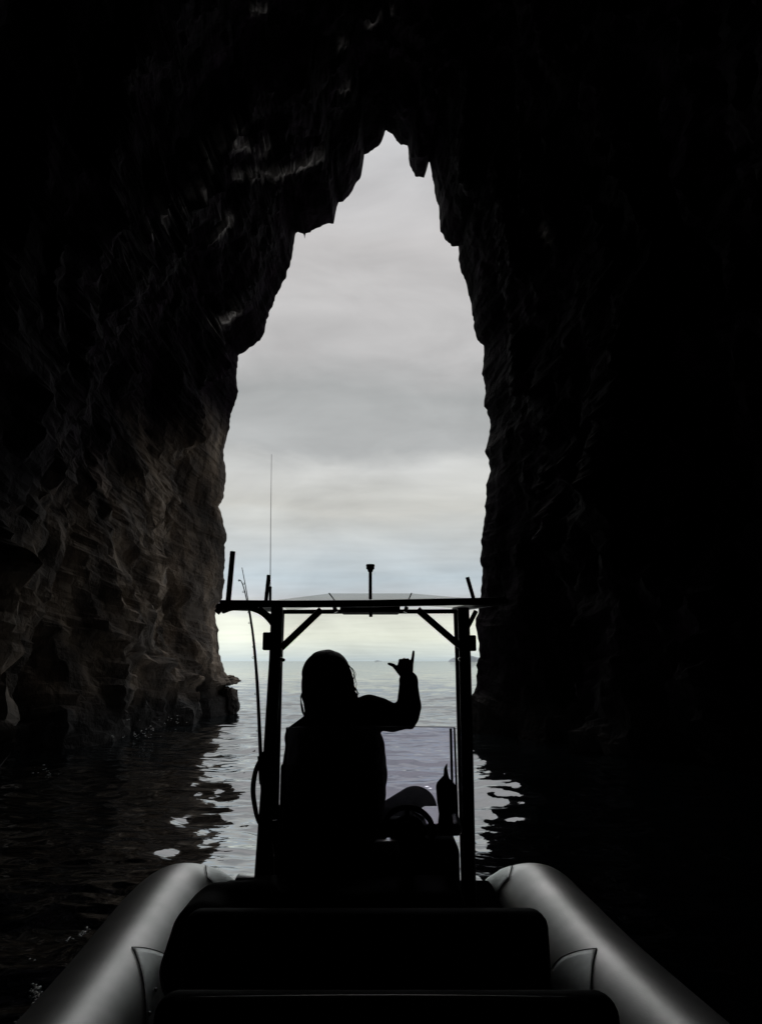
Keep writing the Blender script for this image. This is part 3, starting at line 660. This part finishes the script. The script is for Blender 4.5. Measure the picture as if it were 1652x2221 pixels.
blob('jacket', [
 [(q(735, 1840), .19, (1.12, .8, 1)), (q(736, 1760), .185, (1.15, .75, 1)), (q(737, 1680), .197, (1.15, .75, 1)), (q(737, 1625), .188, (1.15, .72, .9))],
 [(q(660, 1608), .080), (q(690, 1584), .082), (q(760, 1560), .085), (q(800, 1544), .083)],
 [(q(800, 1544), .083), (q(822, 1548), .078), (q(850, 1557, -.02), .067), (q(880, 1550, -.04), .066)],
 [(q(880, 1550, -.04), .066), (q(887, 1532, -.03), .060), (q(886, 1505, -.02), .052), (q(886, 1482, 0), .046), (q(885.5, 1476, 0), .047)],
 [(q(655, 1600), .075), (q(640, 1670, .02), .065), (q(650, 1740, .12), .055), (q(690, 1775, .22), .045)],
 [(q(712, 1560), .085), (q(716, 1535), .075)], [(q(712, 1550), .07), (q(672, 1580), .066), (q(648, 1600), .07)]], M_cloth, per, .008, 4, [(q(906, 1480), .006), (q(862, 1534, -.02), .012), (q(890, 1572, -.04), .024)])
blob('trousers', [
 [(q(780, 1850), .13), (q(840, 1800, .08), .12), (q(900, 1755, .14), .108), (q(905, 1775, .18), .09), (q(830, 1850, .28), .065), (q(785, 1868, .3), .055)],
 [(q(690, 1850), .13), (q(625, 1790, .14), .105), (q(632, 1800, .2), .08), (q(670, 1860, .28), .065), (q(705, 1873, .34), .055)]], M_trouser, per, .010, 5)
hair = blob('hair', [
 [(q(709, 1466, -.02), .118, (.96, .95, 1.05)), (q(709, 1500, -.03), .118, (1, .8, 1)), (q(715, 1545, -.05), .11, (1.05, .6, 1)), (q(718, 1600, -.09), .10, (1.1, .5, 1)), (q(720, 1690, -.10), .08, (1.2, .5, 1)), (q(725, 1740, -.10), .05, (1.5, .5, 1))],
 [(q(738, 1455, -.01), .05), (q(752, 1490, 0), .035), (q(765, 1512, 0), .026), (q(770, 1540, -.02), .02)],
 [(q(676, 1480, -.01), .045), (q(676, 1525, -.02), .035), (q(678, 1550, -.03), .03)]], M_hair, per, .007, 8, [(q(708, 1461, 0), .118, (1.0, 1, .98))])
for v in hair.data.vertices:      # locks and waves
    p = v.co; g = noise.noise(Vector((p.x*34, p.y*34, p.z*5))) + .6*noise.noise(Vector((p.x*70, p.y*70, p.z*11+5)))
    w_ = max(0, min(1, (q(700, 1440).z - p.z)/.12))
    v.co = p + v.normal*(.0065*g)*(.35+.65*w_) + Vector((.006*math.sin(p.z*55 + p.x*20), 0, 0))*w_
def strand(pts, r=.0018):
    bm = bmesh.new(); add_tube(bm, catmull([q(*p) for p in pts], 8), r, 5); from_bm('hair_strand', bm, M_hair, hair)
for pts, r_ in (([(745,1434,0),(757,1444,0),(765,1455,0),(768,1466,0),(765,1478,0),(768,1490,0),(775,1502,0)], .0026), ([(750,1442,0),(759,1452,0),(762,1463,0),(760,1474,0),(766,1484,0),(771,1498,0)], .0030),
    ([(755,1446,0),(764,1450,0),(771,1462,0),(769,1472,0),(773,1482,0),(772,1494,0),(779,1506,0)], .0014), ([(752,1452,0),(766,1464,0),(771,1476,0),(767,1486,0),(774,1496,0)], .0012), ([(758,1476,0),(764,1488,0),(772,1494,0),(776,1508,0)], .0028)):
    strand(pts, r_)
for k in range(6):
    o = k*2; strand([(664, 1480+o*2, 0), (656-k*.9, 1500+o, .01), (652+k*.9, 1522+o, 0), (655+k*1.1, 1545+o*.5, 0), (664, 1558, -.02)], .0011)
for k in range(34):         # loose hair falling over the back and to both shoulders
    side = -1 if k % 2 else 1; u = random.random(); w_ = random.uniform(-3, 3)
    if side > 0: strand([(735+14*u, 1436+26*u, -.02), (750+6*u+w_*.5, 1466+8*u, -.02), (758+5*u+w_, 1487+4*u, -.03), (766+8*u-w_, 1505+3*u, -.05), (768+10*u+w_, 1530, -.09), (762+8*u, 1560, -.11)], random.uniform(.0012, .0034))
    else: strand([(668-8*u, 1440+20*u, -.01), (659-4*u+w_*.3, 1475, -.01), (660-4*u+w_*.5, 1505, -.02), (665-6*u-w_*.6, 1535, -.03), (670-9*u+w_, 1562, -.06), (676-6*u, 1590, -.09)], random.uniform(.0010, .0030))
# seat the person sits on, in front of the console
fs = P(735, 1915, 3.75); box('bow_seat', (fs.x, 3.88, fs.z-.16), (.78, .42, .34), M_black, boat, .05)

a = P(609, 1655, 3.53); b2_ = P(800, 1655, 3.53); box('seat_back', ((a.x+b2_.x)/2, 3.53, a.z-.22), (b2_.x-a.x, .04, .44), M_black, boat, .018)
# ------------------------------------------------------------------ foam where swell breaks at the rock, and flecks imitating water glints
bm = bmesh.new()
def foam(px, py, d, n, w, h):
    c = P(px, py, d)
    for i in range(n):
        p = c + Vector((random.gauss(0, w), random.gauss(0, w*.6), abs(random.gauss(0, h))))
        bmesh.ops.create_icosphere(bm, subdivisions=1, radius=random.uniform(.005, .016), matrix=Matrix.Translation(p) @ Matrix.Diagonal((1.6, 1.2, .6, 1)))
foam(285, 1600, 16.2, 26, .3, .05); foam(310, 1590, 16.6, 14, .15, .15); foam(372, 1572, 19, 16, .2, .10); foam(92, 1690, 11.3, 30, .08, .10)
def wpt(px, py):
    a = P(px, py, 1.0) - Vector((0, 0, CAMH)); t = -CAMH/a.z; return Vector((a.x*t, t, 0))
for line, n in (([(70, 2085), (81, 2112), (76, 2150), (84, 2178), (62, 2204), (45, 2222)], 150), ([(175, 2035), (195, 2012)], 14), ([(140, 2045), (160, 2040)], 6)):  # floating pale flecks imitate a glint on the water
    lp = catmull([wpt(*p) for p in line], 8)
    for i in range(n):
        f = random.random()*(len(lp)-1); p = lp[int(f)].lerp(lp[min(len(lp)-1, int(f)+1)], f % 1) + Vector((random.gauss(0, .012), random.gauss(0, .012), .012))
        bmesh.ops.create_icosphere(bm, subdivisions=1, radius=random.uniform(.003, .009), matrix=Matrix.Translation(p) @ Matrix.Diagonal((random.uniform(.8, 2), random.uniform(1, 3), .5, 1)))
tag(from_bm('foam_and_glints', bm, M_white), kind='stuff')
